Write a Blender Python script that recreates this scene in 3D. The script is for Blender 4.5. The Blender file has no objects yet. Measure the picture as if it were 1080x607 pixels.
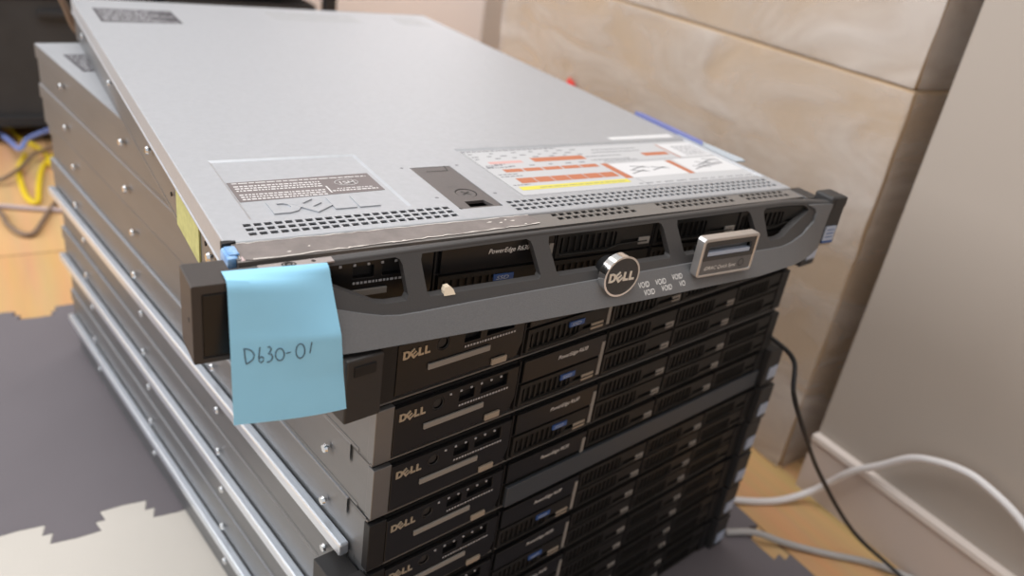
import bpy, bmesh, math, random
from mathutils import Vector, Matrix, geometry
from math import sin, cos, pi, radians
random.seed(7)
SC = bpy.context.scene
COL = SC.collection
MM = 0.001
BASE = 430.0          # height of the upper server's cover above the mats, mm

# ------------------------------------------------------------------ materials
def new_mat(name, col, rough=.5, metal=0., spec=None, bump=0., bscale=400., var=0., vscale=60., coat=0., stretch=(1, 1, 1), alpha=None, trans=0., vcol=None, aniso=0.):
    m = bpy.data.materials.new(name); m.use_nodes = True
    nt = m.node_tree; N = nt.nodes; L = nt.links
    b = N['Principled BSDF']
    b.inputs['Base Color'].default_value = (*col, 1)
    b.inputs['Roughness'].default_value = rough
    b.inputs['Metallic'].default_value = metal
    if spec is not None: b.inputs['Specular IOR Level'].default_value = spec
    if coat: b.inputs['Coat Weight'].default_value = coat
    if trans: b.inputs['Transmission Weight'].default_value = trans
    if alpha is not None: b.inputs['Alpha'].default_value = alpha
    tc = N.new('ShaderNodeTexCoord'); mp = N.new('ShaderNodeMapping')
    mp.inputs['Scale'].default_value = stretch
    L.new(tc.outputs['Object'], mp.inputs['Vector'])
    if var > 0:
        n = N.new('ShaderNodeTexNoise'); n.inputs['Scale'].default_value = vscale; n.inputs['Detail'].default_value = 4
        L.new(mp.outputs['Vector'], n.inputs['Vector'])
        r = N.new('ShaderNodeMapRange'); r.inputs['From Min'].default_value = .3; r.inputs['From Max'].default_value = .7
        L.new(n.outputs['Fac'], r.inputs['Value'])
        mx = N.new('ShaderNodeMix'); mx.data_type = 'RGBA'
        c2 = vcol if vcol else tuple(c * (1 - var) for c in col)
        mx.inputs['A'].default_value = (*col, 1); mx.inputs['B'].default_value = (*c2, 1)
        L.new(r.outputs['Result'], mx.inputs['Factor']); L.new(mx.outputs['Result'], b.inputs['Base Color'])
    if bump > 0:
        n2 = N.new('ShaderNodeTexNoise'); n2.inputs['Scale'].default_value = bscale; n2.inputs['Detail'].default_value = 3
        L.new(mp.outputs['Vector'], n2.inputs['Vector'])
        bp = N.new('ShaderNodeBump'); bp.inputs['Strength'].default_value = bump; bp.inputs['Distance'].default_value = .0006
        L.new(n2.outputs['Fac'], bp.inputs['Height']); L.new(bp.outputs['Normal'], b.inputs['Normal'])
    return m

M = {}
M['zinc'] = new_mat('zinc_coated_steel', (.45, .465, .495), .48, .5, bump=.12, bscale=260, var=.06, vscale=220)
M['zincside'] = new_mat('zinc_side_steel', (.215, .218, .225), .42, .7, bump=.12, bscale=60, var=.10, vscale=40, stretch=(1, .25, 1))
M['steelrail'] = new_mat('bright_slide_rail', (.74, .79, .86), .3, .75)
M['chrome'] = new_mat('chrome', (.82, .80, .78), .14, 1.)
M['silver'] = new_mat('satin_silver', (.62, .60, .59), .3, .85)
M['rivet'] = new_mat('rivet_steel', (.75, .78, .82), .2, 1.)
M['taupe'] = new_mat('taupe_tape', (.215, .185, .175), .62, 0., bump=.3, bscale=300, var=.25, vscale=90)
M['strip'] = new_mat('dark_vent_strip', (.19, .175, .165), .5, .25, bump=.15, bscale=400)
M['ragged'] = new_mat('torn_tape_edge', (.62, .57, .53), .7)
M['black'] = new_mat('black_plastic', (.010, .010, .011), .5, 0., spec=.35, bump=.1, bscale=700)
M['blackgloss'] = new_mat('glossy_black_plastic', (.008, .008, .009), .3, spec=.4)
M['ear'] = new_mat('charcoal_ear_plastic', (.030, .028, .028), .52, spec=.4, bump=.15, bscale=900)
M['earL'] = new_mat('brown_black_end_plastic', (.045, .038, .036), .48, spec=.4, bump=.15, bscale=900)
M['frame'] = new_mat('dark_bezel_plastic', (.050, .047, .047), .45, .0, bump=.15, bscale=1100)
M['band'] = new_mat('grey_bezel_paint', (.172, .173, .18), .42, .35, bump=.35, bscale=1500, var=.1, vscale=900)
M['lockplate'] = new_mat('lock_plate_metal', (.36, .32, .31), .45, .4)
M['latch'] = new_mat('latch_plastic', (.10, .088, .086), .5, bump=.15, bscale=900)
M['latchdark'] = new_mat('latch_line', (.03, .027, .027), .6)
M['tapeblue'] = new_mat('blue_touch_plastic', (.05, .22, .55), .35, bump=.5, bscale=500, var=.6, vscale=220, vcol=(.35, .55, .8))
M['pinkfoil'] = new_mat('pinkish_peeled_plastic', (.55, .42, .42), .5)
M['bluefilm'] = new_mat('blue_violet_film', (.17, .19, .42), .4)
M['clearfilm'] = new_mat('pale_blue_plastic_film', (.42, .48, .54), .35)
M['sticker'] = new_mat('yellow_green_sticker', (.50, .50, .20), .6, var=.25, vscale=160)
M['labeltaupe'] = new_mat('grey_brown_label', (.16, .135, .135), .6)
M['labelgrey'] = new_mat('grey_label', (.075, .07, .078), .8, spec=.15)
M['printwhite'] = new_mat('white_print', (.62, .60, .60), .6)
M['printdark'] = new_mat('dark_print', (.19, .19, .21), .6)
M['printlight'] = new_mat('light_grey_print', (.42, .42, .44), .6)
M['infopaper'] = new_mat('information_label_paper', (.47, .475, .49), .55)
M['white'] = new_mat('white_label_paper', (.62, .62, .635), .55)
M['orange'] = new_mat('orange_print', (.44, .15, .075), .55)
M['pinkprint'] = new_mat('faded_pink_print', (.58, .34, .32), .55)
M['yellow'] = new_mat('yellow_print', (.62, .56, .08), .55)
M['lettering'] = new_mat('white_lettering', (.80, .78, .76), .45)
M['logosilver'] = new_mat('silver_logo', (.85, .82, .76), .3, .5)
M['logogold'] = new_mat('champagne_logo', (.50, .43, .33), .35, .5)
M['ink'] = new_mat('dark_ink', (.035, .045, .07), .6)
M['note'] = new_mat('light_blue_paper', (.32, .68, .93), .75, bump=.08, bscale=120, var=.06, vscale=30)
M['bluelabel'] = new_mat('blue_drive_label', (.04, .10, .30), .5)
M['earlabel'] = new_mat('pale_blue_white_label', (.42, .48, .60), .5)
M['beigelab'] = new_mat('beige_tag', (.34, .28, .22), .6)
M['greylab'] = new_mat('warm_grey_tag', (.26, .24, .22), .6)
M['carrier'] = new_mat('drive_carrier_plastic', (.014, .013, .012), .5, spec=.4, var=.4, vscale=120)
M['filler'] = new_mat('blue_grey_filler_plastic', (.045, .052, .062), .45)
M['copper'] = new_mat('copper_brown', (.20, .09, .05), .5, .4)
M['badge'] = new_mat('graphite_badge', (.045, .045, .048), .45, bump=.5, bscale=1400)
M['scrap'] = new_mat('beige_scrap', (.72, .60, .46), .7)
M['black_cord'] = new_mat('black_cord', (.012, .011, .012), .45)
M['grey_cord'] = new_mat('grey_cord', (.40, .38, .37), .5)
M['white_cord'] = new_mat('white_cord', (.70, .67, .67), .45)
M['yellow_cord'] = new_mat('yellow_cord', (.72, .52, .02), .45)
M['blue_cord'] = new_mat('blue_cord', (.20, .27, .60), .45)
M['brown_cord'] = new_mat('brown_cord', (.20, .135, .095), .5)
M['pink_cord'] = new_mat('pinkish_grey_cord', (.45, .36, .36), .5)
M['matdark'] = new_mat('dark_foam', (.150, .133, .145), .85, bump=.5, bscale=500, var=.12, vscale=5)
M['matwhite'] = new_mat('cream_foam', (.57, .53, .48), .85, bump=.4, bscale=500, var=.05, vscale=10)
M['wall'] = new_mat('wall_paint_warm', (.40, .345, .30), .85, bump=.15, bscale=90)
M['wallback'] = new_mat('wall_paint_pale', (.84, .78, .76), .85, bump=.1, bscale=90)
M['skirting'] = new_mat('skirting_paint', (.56, .47, .42), .6)
M['skirttop'] = new_mat('skirting_lit_edge', (.72, .64, .59), .55)  # paler than the skirting: highlight along its top edge put into the colour
M['ceiling'] = new_mat('ceiling_paint', (.8, .78, .75), .9)
M['shelf'] = new_mat('black_shelf_steel', (.02, .02, .022), .5)
M['bin'] = new_mat('charcoal_bin_plastic', (.035, .035, .038), .6, var=.3, vscale=14)
M['bluebox'] = new_mat('blue_box_card', (.10, .17, .42), .6)
M['whitebox'] = new_mat('white_box_card', (.6, .6, .62), .6)

def wood():
    m = bpy.data.materials.new('light_wood_floor'); m.use_nodes = True; nt = m.node_tree; N = nt.nodes; L = nt.links
    b = N['Principled BSDF']; b.inputs['Roughness'].default_value = .38
    tc = N.new('ShaderNodeTexCoord'); mp = N.new('ShaderNodeMapping'); mp.inputs['Rotation'].default_value = (0, 0, radians(90))
    L.new(tc.outputs['Object'], mp.inputs['Vector'])
    br = N.new('ShaderNodeTexBrick'); br.inputs['Scale'].default_value = 1.
    br.inputs['Color1'].default_value = (.74, .46, .23, 1); br.inputs['Color2'].default_value = (.66, .39, .18, 1); br.inputs['Mortar'].default_value = (.22, .11, .05, 1)
    br.inputs['Mortar Size'].default_value = .0015; br.inputs['Brick Width'].default_value = .9; br.inputs['Row Height'].default_value = .15
    L.new(mp.outputs['Vector'], br.inputs['Vector'])
    mp2 = N.new('ShaderNodeMapping'); mp2.inputs['Scale'].default_value = (14, 1.2, 1); L.new(tc.outputs['Object'], mp2.inputs['Vector'])
    n = N.new('ShaderNodeTexNoise'); n.inputs['Scale'].default_value = 3; n.inputs['Detail'].default_value = 6; L.new(mp2.outputs['Vector'], n.inputs['Vector'])
    mx = N.new('ShaderNodeMix'); mx.data_type = 'RGBA'; mx.blend_type = 'MULTIPLY'; mx.inputs['Factor'].default_value = .35
    L.new(br.outputs['Color'], mx.inputs['A']); L.new(n.outputs['Color'], mx.inputs['B']); L.new(mx.outputs['Result'], b.inputs['Base Color'])
    return m
M['wood'] = wood()

def cardboard():
    m = bpy.data.materials.new('brown_cardboard'); m.use_nodes = True; nt = m.node_tree; N = nt.nodes; L = nt.links
    b = N['Principled BSDF']; b.inputs['Roughness'].default_value = .8
    tc = N.new('ShaderNodeTexCoord')
    n = N.new('ShaderNodeTexNoise'); n.inputs['Scale'].default_value = 6; n.inputs['Detail'].default_value = 2; L.new(tc.outputs['Object'], n.inputs['Vector'])
    cr = N.new('ShaderNodeValToRGB'); cr.color_ramp.elements[0].position = .35; cr.color_ramp.elements[0].color = (.44, .31, .19, 1)
    cr.color_ramp.elements[1].position = .7; cr.color_ramp.elements[1].color = (.50, .36, .23, 1)
    L.new(n.outputs['Fac'], cr.inputs['Fac']); L.new(cr.outputs['Color'], b.inputs['Base Color'])
    return m
M['card'] = cardboard()

def wrapfilm():
    # clear stretch film: mostly see-through, milky where it is creased along the diagonal
    m = bpy.data.materials.new('stretch_film'); m.use_nodes = True; nt = m.node_tree; N = nt.nodes; L = nt.links
    b = N['Principled BSDF']; b.inputs['Base Color'].default_value = (.66, .60, .56, 1); b.inputs['Roughness'].default_value = .38
    tc = N.new('ShaderNodeTexCoord'); mp = N.new('ShaderNodeMapping')
    mp.inputs['Rotation'].default_value = (radians(28), 0, 0); mp.inputs['Scale'].default_value = (2, 3.0, 7)
    L.new(tc.outputs['Object'], mp.inputs['Vector'])
    n = N.new('ShaderNodeTexNoise'); n.inputs['Scale'].default_value = 2.0; n.inputs['Detail'].default_value = 4; n.inputs['Distortion'].default_value = .8
    L.new(mp.outputs['Vector'], n.inputs['Vector'])
    r = N.new('ShaderNodeMapRange'); r.inputs['From Min'].default_value = .36; r.inputs['From Max'].default_value = .68
    r.inputs['To Min'].default_value = .2; r.inputs['To Max'].default_value = .62
    L.new(n.outputs['Fac'], r.inputs['Value']); L.new(r.outputs['Result'], b.inputs['Alpha'])
    bp = N.new('ShaderNodeBump'); bp.inputs['Strength'].default_value = .35; bp.inputs['Distance'].default_value = .006
    L.new(n.outputs['Fac'], bp.inputs['Height']); L.new(bp.outputs['Normal'], b.inputs['Normal'])
    return m
M['film'] = wrapfilm()

def perforated():
    m = bpy.data.materials.new('perforated_steel'); m.use_nodes = True; nt = m.node_tree; N = nt.nodes; L = nt.links
    b = N['Principled BSDF']; b.inputs['Roughness'].default_value = .5; b.inputs['Metallic'].default_value = .3
    tc = N.new('ShaderNodeTexCoord')
    v = N.new('ShaderNodeTexVoronoi'); v.inputs['Scale'].default_value = 230; v.inputs['Randomness'].default_value = 0; L.new(tc.outputs['Object'], v.inputs['Vector'])
    cr = N.new('ShaderNodeValToRGB'); cr.color_ramp.elements[0].position = .32; cr.color_ramp.elements[0].color = (.16, .17, .18, 1)
    cr.color_ramp.elements[1].position = .38; cr.color_ramp.elements[1].color = (.50, .51, .53, 1)
    L.new(v.outputs['Distance'], cr.inputs['Fac']); L.new(cr.outputs['Color'], b.inputs['Base Color'])
    return m
M['perf'] = perforated()

# ------------------------------------------------------------------ geometry helpers (all in mm)
class G:
    """collects shapes in millimetres and links them as one mesh object"""
    def __init__(s, off=(0, 0, 0)): s.v = []; s.f = []; s.off = off
    def add(s, vs, fs):
        n = len(s.v); s.v += [tuple(v) for v in vs]; s.f += [tuple(i + n for i in f) for f in fs]; return s
    def box(s, x0, x1, y0, y1, z0, z1, bev=0.):
        if bev <= 0:
            vs = [(x, y, z) for z in (z0, z1) for y in (y0, y1) for x in (x0, x1)]
            return s.add(vs, [(0, 2, 3, 1), (4, 5, 7, 6), (0, 1, 5, 4), (2, 6, 7, 3), (0, 4, 6, 2), (1, 3, 7, 5)])
        bm = bmesh.new(); bmesh.ops.create_cube(bm, size=1)
        for v in bm.verts: v.co = Vector(((x0 + x1) / 2 + v.co.x * (x1 - x0), (y0 + y1) / 2 + v.co.y * (y1 - y0), (z0 + z1) / 2 + v.co.z * (z1 - z0)))
        bmesh.ops.bevel(bm, geom=bm.edges[:], offset=bev, segments=2, affect='EDGES', profile=.5)
        bm.verts.index_update(); s.add([v.co[:] for v in bm.verts], [[v.index for v in f.verts] for f in bm.faces]); bm.free(); return s
    def prism(s, outer, holes, f, w0, w1, grid=0, back=True):
        """polygon with holes in (u,v), pulled from w0 (front) to w1; f maps (u,v,w) to xyz"""
        loops = [outer] + list(holes); pts = []; edges = []
        for lp in loops:
            n = len(pts)
            if grid:
                q = []
                for a, b in zip(lp, lp[1:] + lp[:1]):
                    k = max(1, int(math.dist(a, b) / grid)); q += [(a[0] + (b[0] - a[0]) * i / k, a[1] + (b[1] - a[1]) * i / k) for i in range(k)]
                lp = q
            pts += [Vector(p) for p in lp]; m = len(lp); edges += [(n + i, n + (i + 1) % m) for i in range(m)]
        def inside(p, poly):
            c = False
            for i in range(len(poly)):
                a, b = poly[i], poly[i - 1]
                if (a[1] > p[1]) != (b[1] > p[1]) and p[0] < (b[0] - a[0]) * (p[1] - a[1]) / (b[1] - a[1]) + a[0]: c = not c
            return c
        if grid:
            us = [p[0] for p in outer]; vs_ = [p[1] for p in outer]
            u = min(us) + grid * .5
            while u < max(us):
                v = min(vs_) + grid * .5
                while v < max(vs_):
                    if inside((u, v), outer) and not any(inside((u, v), h) for h in holes): pts.append(Vector((u, v)))
                    v += grid
                u += grid
        V, E_, F, _, _, _ = geometry.delaunay_2d_cdt(pts, edges, [], 0, 1e-5)
        keep = []
        for t in F:
            c = ((V[t[0]].x + V[t[1]].x + V[t[2]].x) / 3, (V[t[0]].y + V[t[1]].y + V[t[2]].y) / 3)
            if inside(c, outer) and not any(inside(c, h) for h in holes): keep.append(tuple(t))
        N = len(V)
        fr = [f(p.x, p.y, w0) for p in V]
        if w1 is None: return s.add(fr, keep)
        bk = [f(p.x, p.y, w1) for p in V]
        cnt = {}
        for t in keep:
            for a, b in ((t[0], t[1]), (t[1], t[2]), (t[2], t[0])): cnt[(a, b)] = 1
        sides = [(b, a, a + N, b + N) for (a, b) in cnt if (b, a) not in cnt]
        fs = keep + sides + ([tuple(i + N for i in reversed(t)) for t in keep] if back else [])
        return s.add(fr + bk, fs)
    def tube(s, path, r, n=8, cap=True):
        P = [Vector(p) for p in path]; rings = []
        up = Vector((0, 0, 1))
        for i, p in enumerate(P):
            d = (P[min(i + 1, len(P) - 1)] - P[max(i - 1, 0)]).normalized()
            a = d.cross(up)
            if a.length < .05: a = d.cross(Vector((0, 1, 0)))
            a.normalize(); b = a.cross(d)
            rr = r[i] if isinstance(r, (list, tuple)) else r
            rings.append([p + a * cos(2 * pi * k / n) * rr + b * sin(2 * pi * k / n) * rr for k in range(n)])
        vs = [v for q in rings for v in q]; fs = []
        for i in range(len(P) - 1):
            for k in range(n): fs.append((i * n + k, i * n + (k + 1) % n, (i + 1) * n + (k + 1) % n, (i + 1) * n + k))
        if cap: fs += [tuple(reversed(range(n))), tuple(range((len(P) - 1) * n, len(P) * n))]
        return s.add(vs, fs)
    def cyl(s, c, axis, r, h, n=24, r2=None):
        c = Vector(c); a = Vector(axis).normalized()
        return s.tube([c, c + a * h], [r, r if r2 is None else r2], n)
    def build(s, name, mat, parent=None, smooth=False, bevel=0., loc=None, rotz=0.):
        me = bpy.data.meshes.new(name)
        ox, oy, oz = s.off
        me.from_pydata([((x - ox) * MM, (y - oy) * MM, (z - oz) * MM) for x, y, z in s.v], [], s.f)
        bm = bmesh.new(); bm.from_mesh(me); bmesh.ops.remove_doubles(bm, verts=bm.verts, dist=1e-7)
        bmesh.ops.recalc_face_normals(bm, faces=bm.faces)
        if smooth:
            for f in bm.faces: f.smooth = True
            for e in bm.edges:
                if len(e.link_faces) == 2 and e.calc_face_angle(0) > radians(35): e.smooth = False
        bm.to_mesh(me); bm.free(); me.update()
        me.materials.append(mat)
        o = bpy.data.objects.new(name, me); COL.objects.link(o)
        if parent: o.parent = parent
        if loc: o.location = loc
        o.rotation_euler[2] = rotz
        if bevel:
            b = o.modifiers.new('bevel', 'BEVEL'); b.width = bevel * MM; b.segments = 2; b.limit_method = 'ANGLE'; b.angle_limit = radians(40)
        return o

def tag(o, label, cat, group=None):
    o['label'] = label; o['category'] = cat
    if group: o['group'] = group
    return o
def structure(o): o['kind'] = 'structure'; return o
def empty(name, loc, rz=0.):
    o = bpy.data.objects.new(name, None); COL.objects.link(o); o.location = [c * MM for c in loc]; o.rotation_euler = (0, 0, rz)
    o.empty_display_size = .05; return o
def rect(x0, x1, y0, y1): return [(x0, y0), (x1, y0), (x1, y1), (x0, y1)]
def rrect(x0, x1, y0, y1, r, n=4):
    out = []
    for cx, cy, a in ((x1 - r, y0 + r, -90), (x1 - r, y1 - r, 0), (x0 + r, y1 - r, 90), (x0 + r, y0 + r, 180)):
        out += [(cx + r * cos(radians(a + 90 * k / n)), cy + r * sin(radians(a + 90 * k / n))) for k in range(n + 1)]
    return out
def disc(cx, cy, r, n=28, ry=None): return [(cx + r * cos(2 * pi * k / n), cy + (ry or r) * sin(2 * pi * k / n)) for k in range(n)]
def flat(z): return lambda u, v, w: (u, v, z + w)
def front(y): return lambda u, v, w: (u, y + w, v)
def lerp(a, b, t): return a + (b - a) * t
def interp(x, T, k):
    if x <= T[0][0]: return T[0][k]
    for a, b in zip(T, T[1:]):
        if x <= b[0]: return lerp(a[k], b[k], (x - a[0]) / (b[0] - a[0]))
    return T[-1][k]

def text_geo(g, s, x, y, h, f, w0=0., shear=0., bold=0., depth=.15, stretch=1., font_align='LEFT'):
    """built-in font as filled outlines, cap height h"""
    cu = bpy.data.curves.new('t', 'FONT'); cu.body = s; cu.size = h / .7; cu.offset = bold; cu.align_x = font_align; cu.shear = shear; cu.resolution_u = 3
    ob = bpy.data.objects.new('t', cu); COL.objects.link(ob)
    bpy.context.view_layer.update()
    me = bpy.data.meshes.new_from_object(ob.evaluated_get(bpy.context.evaluated_depsgraph_get()))
    g.add([f(x + v.co.x * stretch, y + v.co.y, w0) for v in me.vertices], [tuple(p.vertices) for p in me.polygons])
    bpy.data.objects.remove(ob); bpy.data.meshes.remove(me); bpy.data.curves.remove(cu)

def logo_geo(g, x, y, h, f, w0=0., w1=None, adv=1.):
    """the four-letter maker's logo with its tilted E, lower left at (x, y), cap height h"""
    s = h * adv; st = .26
    def P(pts): return [(x + px * s, y + py * h) for px, py in pts]
    D = [(0, 0), (.5, 0), (.78, .12), (.92, .36), (.92, .64), (.78, .88), (.5, 1), (0, 1)]
    Dh = [(.27, .22), (.27, .78), (.48, .78), (.6, .68), (.65, .5), (.6, .32), (.48, .22)]
    g.prism(P(D), [P(Dh)], f, w0, w1)
    E = [(0, 0), (.8, 0), (.8, .2), (.26, .2), (.26, .4), (.75, .4), (.75, .6), (.26, .6), (.26, .8), (.8, .8), (.8, 1), (0, 1)]
    a = radians(38); Er = [(1.33 + (px - .4) * cos(a) - (py - .5) * sin(a), .5 + (px - .4) * sin(a) + (py - .5) * cos(a)) for px, py in E]
    e_ = .1 if w1 is not None and w1 > w0 else -.1
    g.prism(P(Er), [], f, w0 - (.04 if w1 is None else e_ * .8), w1)
    for ox in (1.92, 2.72):
        g.prism(P([(ox, 0), (ox + .7, 0), (ox + .7, .24), (ox + .27, .24), (ox + .27, 1), (ox, 1)]), [], f, w0, w1)

def strokes(g, L, f, w, hw):
    """pen strokes as narrow ribbons"""
    for line in L:
        for (a, b) in zip(line, line[1:]):
            d = math.dist(a, b) or 1; nx, ny = -(b[1] - a[1]) / d * hw, (b[0] - a[0]) / d * hw; ex, ey = (b[0] - a[0]) / d * hw * .6, (b[1] - a[1]) / d * hw * .6
            q = [(a[0] + nx - ex, a[1] + ny - ey), (b[0] + nx + ex, b[1] + ny + ey), (b[0] - nx + ex, b[1] - ny + ey), (a[0] - nx - ex, a[1] - ny - ey)]
            g.add([f(p[0], p[1], w) for p in q], [(0, 1, 2, 3)])

def dashes(g, x0, x1, y, h, f, w, rnd, dmin=.8, dmax=3., gap=.7):
    x = x0
    while x < x1 - .4:
        l = min(rnd.uniform(dmin, dmax), x1 - x)
        g.add([f(x, y, w), ] and [f(x, y, w), f(x + l, y, w), f(x + l, y + h, w), f(x, y + h, w)], [(0, 1, 2, 3)]); x += l + gap

OFF = (0, 0, -43)      # server meshes are modelled with the cover top at z = 0; the empty sits at the underside

# ------------------------------------------------------------------ one bare rack server (prototype)
CARR = [(x0, z0) for z0 in (-41.2, -22.2) for x0 in (112, 193, 274, 354.5)]
def make_server_body(top=False):
    root = empty('rack_server', (0, 0, 0))
    # chassis tray: open top, thin walls
    g = G(OFF)
    g.box(1, 2.2, -20, 664, -42.6, -1.2); g.box(431.8, 433, -20, 664, -42.6, -1.2); g.box(1, 433, -20, 664, -42.6, -41.2); g.box(1, 433, 662.8, 664, -42.6, -1.2)
    # folded flange along the lower edge and a seam along the side
    g.box(.7, 1.2, -10, 660, -42.6, -40); g.box(432.8, 433.3, -10, 660, -42.6, -40)
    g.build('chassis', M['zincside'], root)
    g = G(OFF); g.box(3, 431, 1, 660, -5.2, -4.2); g.box(3, 431, -20, 1, -8, -7.4)
    g.build('interior_shade_sheet', M['black'], root)  # black sheet under the vents, its colour stands in for the shade inside
    return root

def add_fascia(root, top=False):
    y = -24.
    g = G(OFF); g.box(1.5, 432.5, y + 1.5, -20, -42, -4)
    for x in (109.5, 192.2, 273.2, 353.8): g.box(x, x + 1.2, y - 1, y + 1.5, -42, -4)
    g.box(110, 432.5, y - .6, y + 1.5, -22.6, -21.8)
    g.build('front_panel', M['black'], root)
    # control panel with the logo
    g = G(OFF); g.prism([(13, -40), (104, -40), (108, -30), (108, -6), (13, -6)], [disc(44, -13, 4.4, 16), rect(60, 72, -17, -10), rect(77, 99, -17, -8)], front(y - 2), 0, 3)
    cp = g.build('control_panel', M['blackgloss'], root, bevel=.4)
    g = G(OFF); logo_geo(g, 16, -16, 5.4, front(y - 2.6), 0, .5); g.build('maker_logo', M['logogold'], cp)
    g = G(OFF); g.tube([(44 + 3.9 * cos(a * pi / 8), y - 1.6, -13 + 3.9 * sin(a * pi / 8)) for a in range(17)], .35, 5); g.cyl((44, y - .6, -13), (0, 1, 0), 3.2, 1.5, 16)
    g.build('power_button', M['ear'], cp)
    g = G(OFF)
    r = random.Random(3)
    for k in range(6): g.box(52 + k * 8, 53.4 + k * 8, y - 2.5, y - 1.9, -9.5, -8.3)
    dashes(g, 60, 100, -20.4, 1.4, front(y - 2.4), 0, r, 1, 2, .8)
    g.build('panel_marking', M['printlight'], cp)
    g = G(OFF); g.box(34, 80, y - 3.4, y - 2, -27.6, -23.6, .4)
    tg = g.build('service_tag_slot', M['greylab'], cp); g = G(OFF); g.box(83, 95, y - 3.6, y - 2, -39.5, -35, .4); g.build('pull_tag', M['beigelab'], cp)
    # product name plate over the first drive column
    g = G(OFF); g.box(113, 191, y - 2, y + 1, -21.4, -4.6, .5)
    npl = g.build('name_plate', M['blackgloss'], root)
    g = G(OFF); text_geo(g, 'PowerEdge R630', 144, -12.2, 3.1, front(y - 2.15), 0, .25, .01, stretch=.93); g.build('product_lettering', M['lettering'], npl)
    for i, (x0, z0) in enumerate(CARR):
        if x0 == 112 and z0 > -30: continue
        g = G(OFF); w = 78.5
        hx = x0 + 52
        g.prism(rect(x0 + .5, x0 + w, z0 + .8, z0 + 18), [rrect(x0 + 3, hx - 4, z0 + 4, z0 + 15, 1.5), rrect(hx, x0 + w - 8, z0 + 5, z0 + 8, 1)], front(y - 2), 0, 3.5)
        g.box(x0 + 2, x0 + w - 2, y, y + 1.3, z0 + 1.5, z0 + 17)
        for k in range(9): g.box(x0 + 5 + k * 5, x0 + 6.4 + k * 5, y - 1.6, y + .4, z0 + 4, z0 + 15)
        g.tube([(x0 + 3, y - 2.4, z0 + 3), (hx - 12, y - 2.6, z0 + 2.6), (hx - 2, y - 3, z0 + 5.6), (x0 + w - 4, y - 2.8, z0 + 5.8)], .5, 5)
        c = g.build('drive_carrier', M['carrier'], root)
        g = G(OFF)
        if x0 == 112: g.box(150, 164, y - 2.6, y - 1.6, z0 + 10.5, z0 + 14.5)
        else: g.box(x0 + w - 11, x0 + w - 1.5, y - 2.8, y - 1.6, z0 + 3.5, z0 + 8.5, .3)
        g.build('drive_label', M['bluelabel'] if x0 == 112 else M['greylab'], c)
        if x0 == 112:
            g = G(OFF); text_geo(g, 'SSD', 151.5, z0 + 11.2, 2.5, front(y - 2.75), 0, .2, .02, stretch=1.5); g.build('drive_lettering', M['earlabel'], c)
            g = G(OFF); g.box(172, 184, y - 2.8, y - 1.6, z0 + 3, z0 + 8, .3); g.build('status_tag', M['beigelab'], c)
    g = G(OFF); g.box(187.5, 190.5, y - 2.6, y - 1.2, -38, -10); g.build('vertical_mesh_strip', M['greylab'], root)

def add_ear(root, side, name='rack_ear'):
    g = G(OFF)
    if side < 0: g.box(-23.5, -.8, -33, -19, -41.5, -1.5, 1.2); g.box(-20, -.8, -19, 8, -36, -6, .6)
    else: g.box(434.8, 457.5, -33, -19, -41.5, -1.5, 1.2); g.box(434.8, 454, -19, 8, -36, -6, .6)
    e = g.build(name, M['ear'], root)
    g = G(OFF)
    if side > 0:
        g.box(441, 455, -33.8, -32.8, -35, -22); g.build('ear_label', M['earlabel'], e)
    else:
        g.box(-19, -6, -33.8, -32.8, -12, -6); g.build('ear_button', M['black'], e)
    return e

def add_rivets(root):
    for y in (26, 206, 385, 568):
        for x, s in ((0, -1), (434, 1)):
            g = G(OFF); g.cyl((x, y, -21), (s, 0, 0), 1.6, 2.2, 12); g.cyl((x + s * 2.2, y, -21), (s, 0, 0), 3.4, 1.6, 16, 2.6)
            g.build('side_rivet', M['rivet'], root, smooth=True)

def rear_label(root, z=.12):
    g = G(OFF); g.prism([(14, 541), (93, 545), (93, 612), (14, 612)], [], flat(0), z, 0)
    l = g.build('rear_label', M['labelgrey'], root)
    g = G(OFF); r = random.Random(5)
    for k in range(7):
        dashes(g, 17, 90 - (k % 3) * 12, 549 + k * 9, 3.2, flat(0), z + .06, r, 2, 9, 1.6)
    g.build('label_print', M['printlight'], l); return l

def copy_tree(o, parent=None):
    c = o.copy(); COL.objects.link(c); c.parent = parent
    for ch in [q for q in COL.objects if q.parent == o]: copy_tree(ch, c)
    return c

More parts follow.
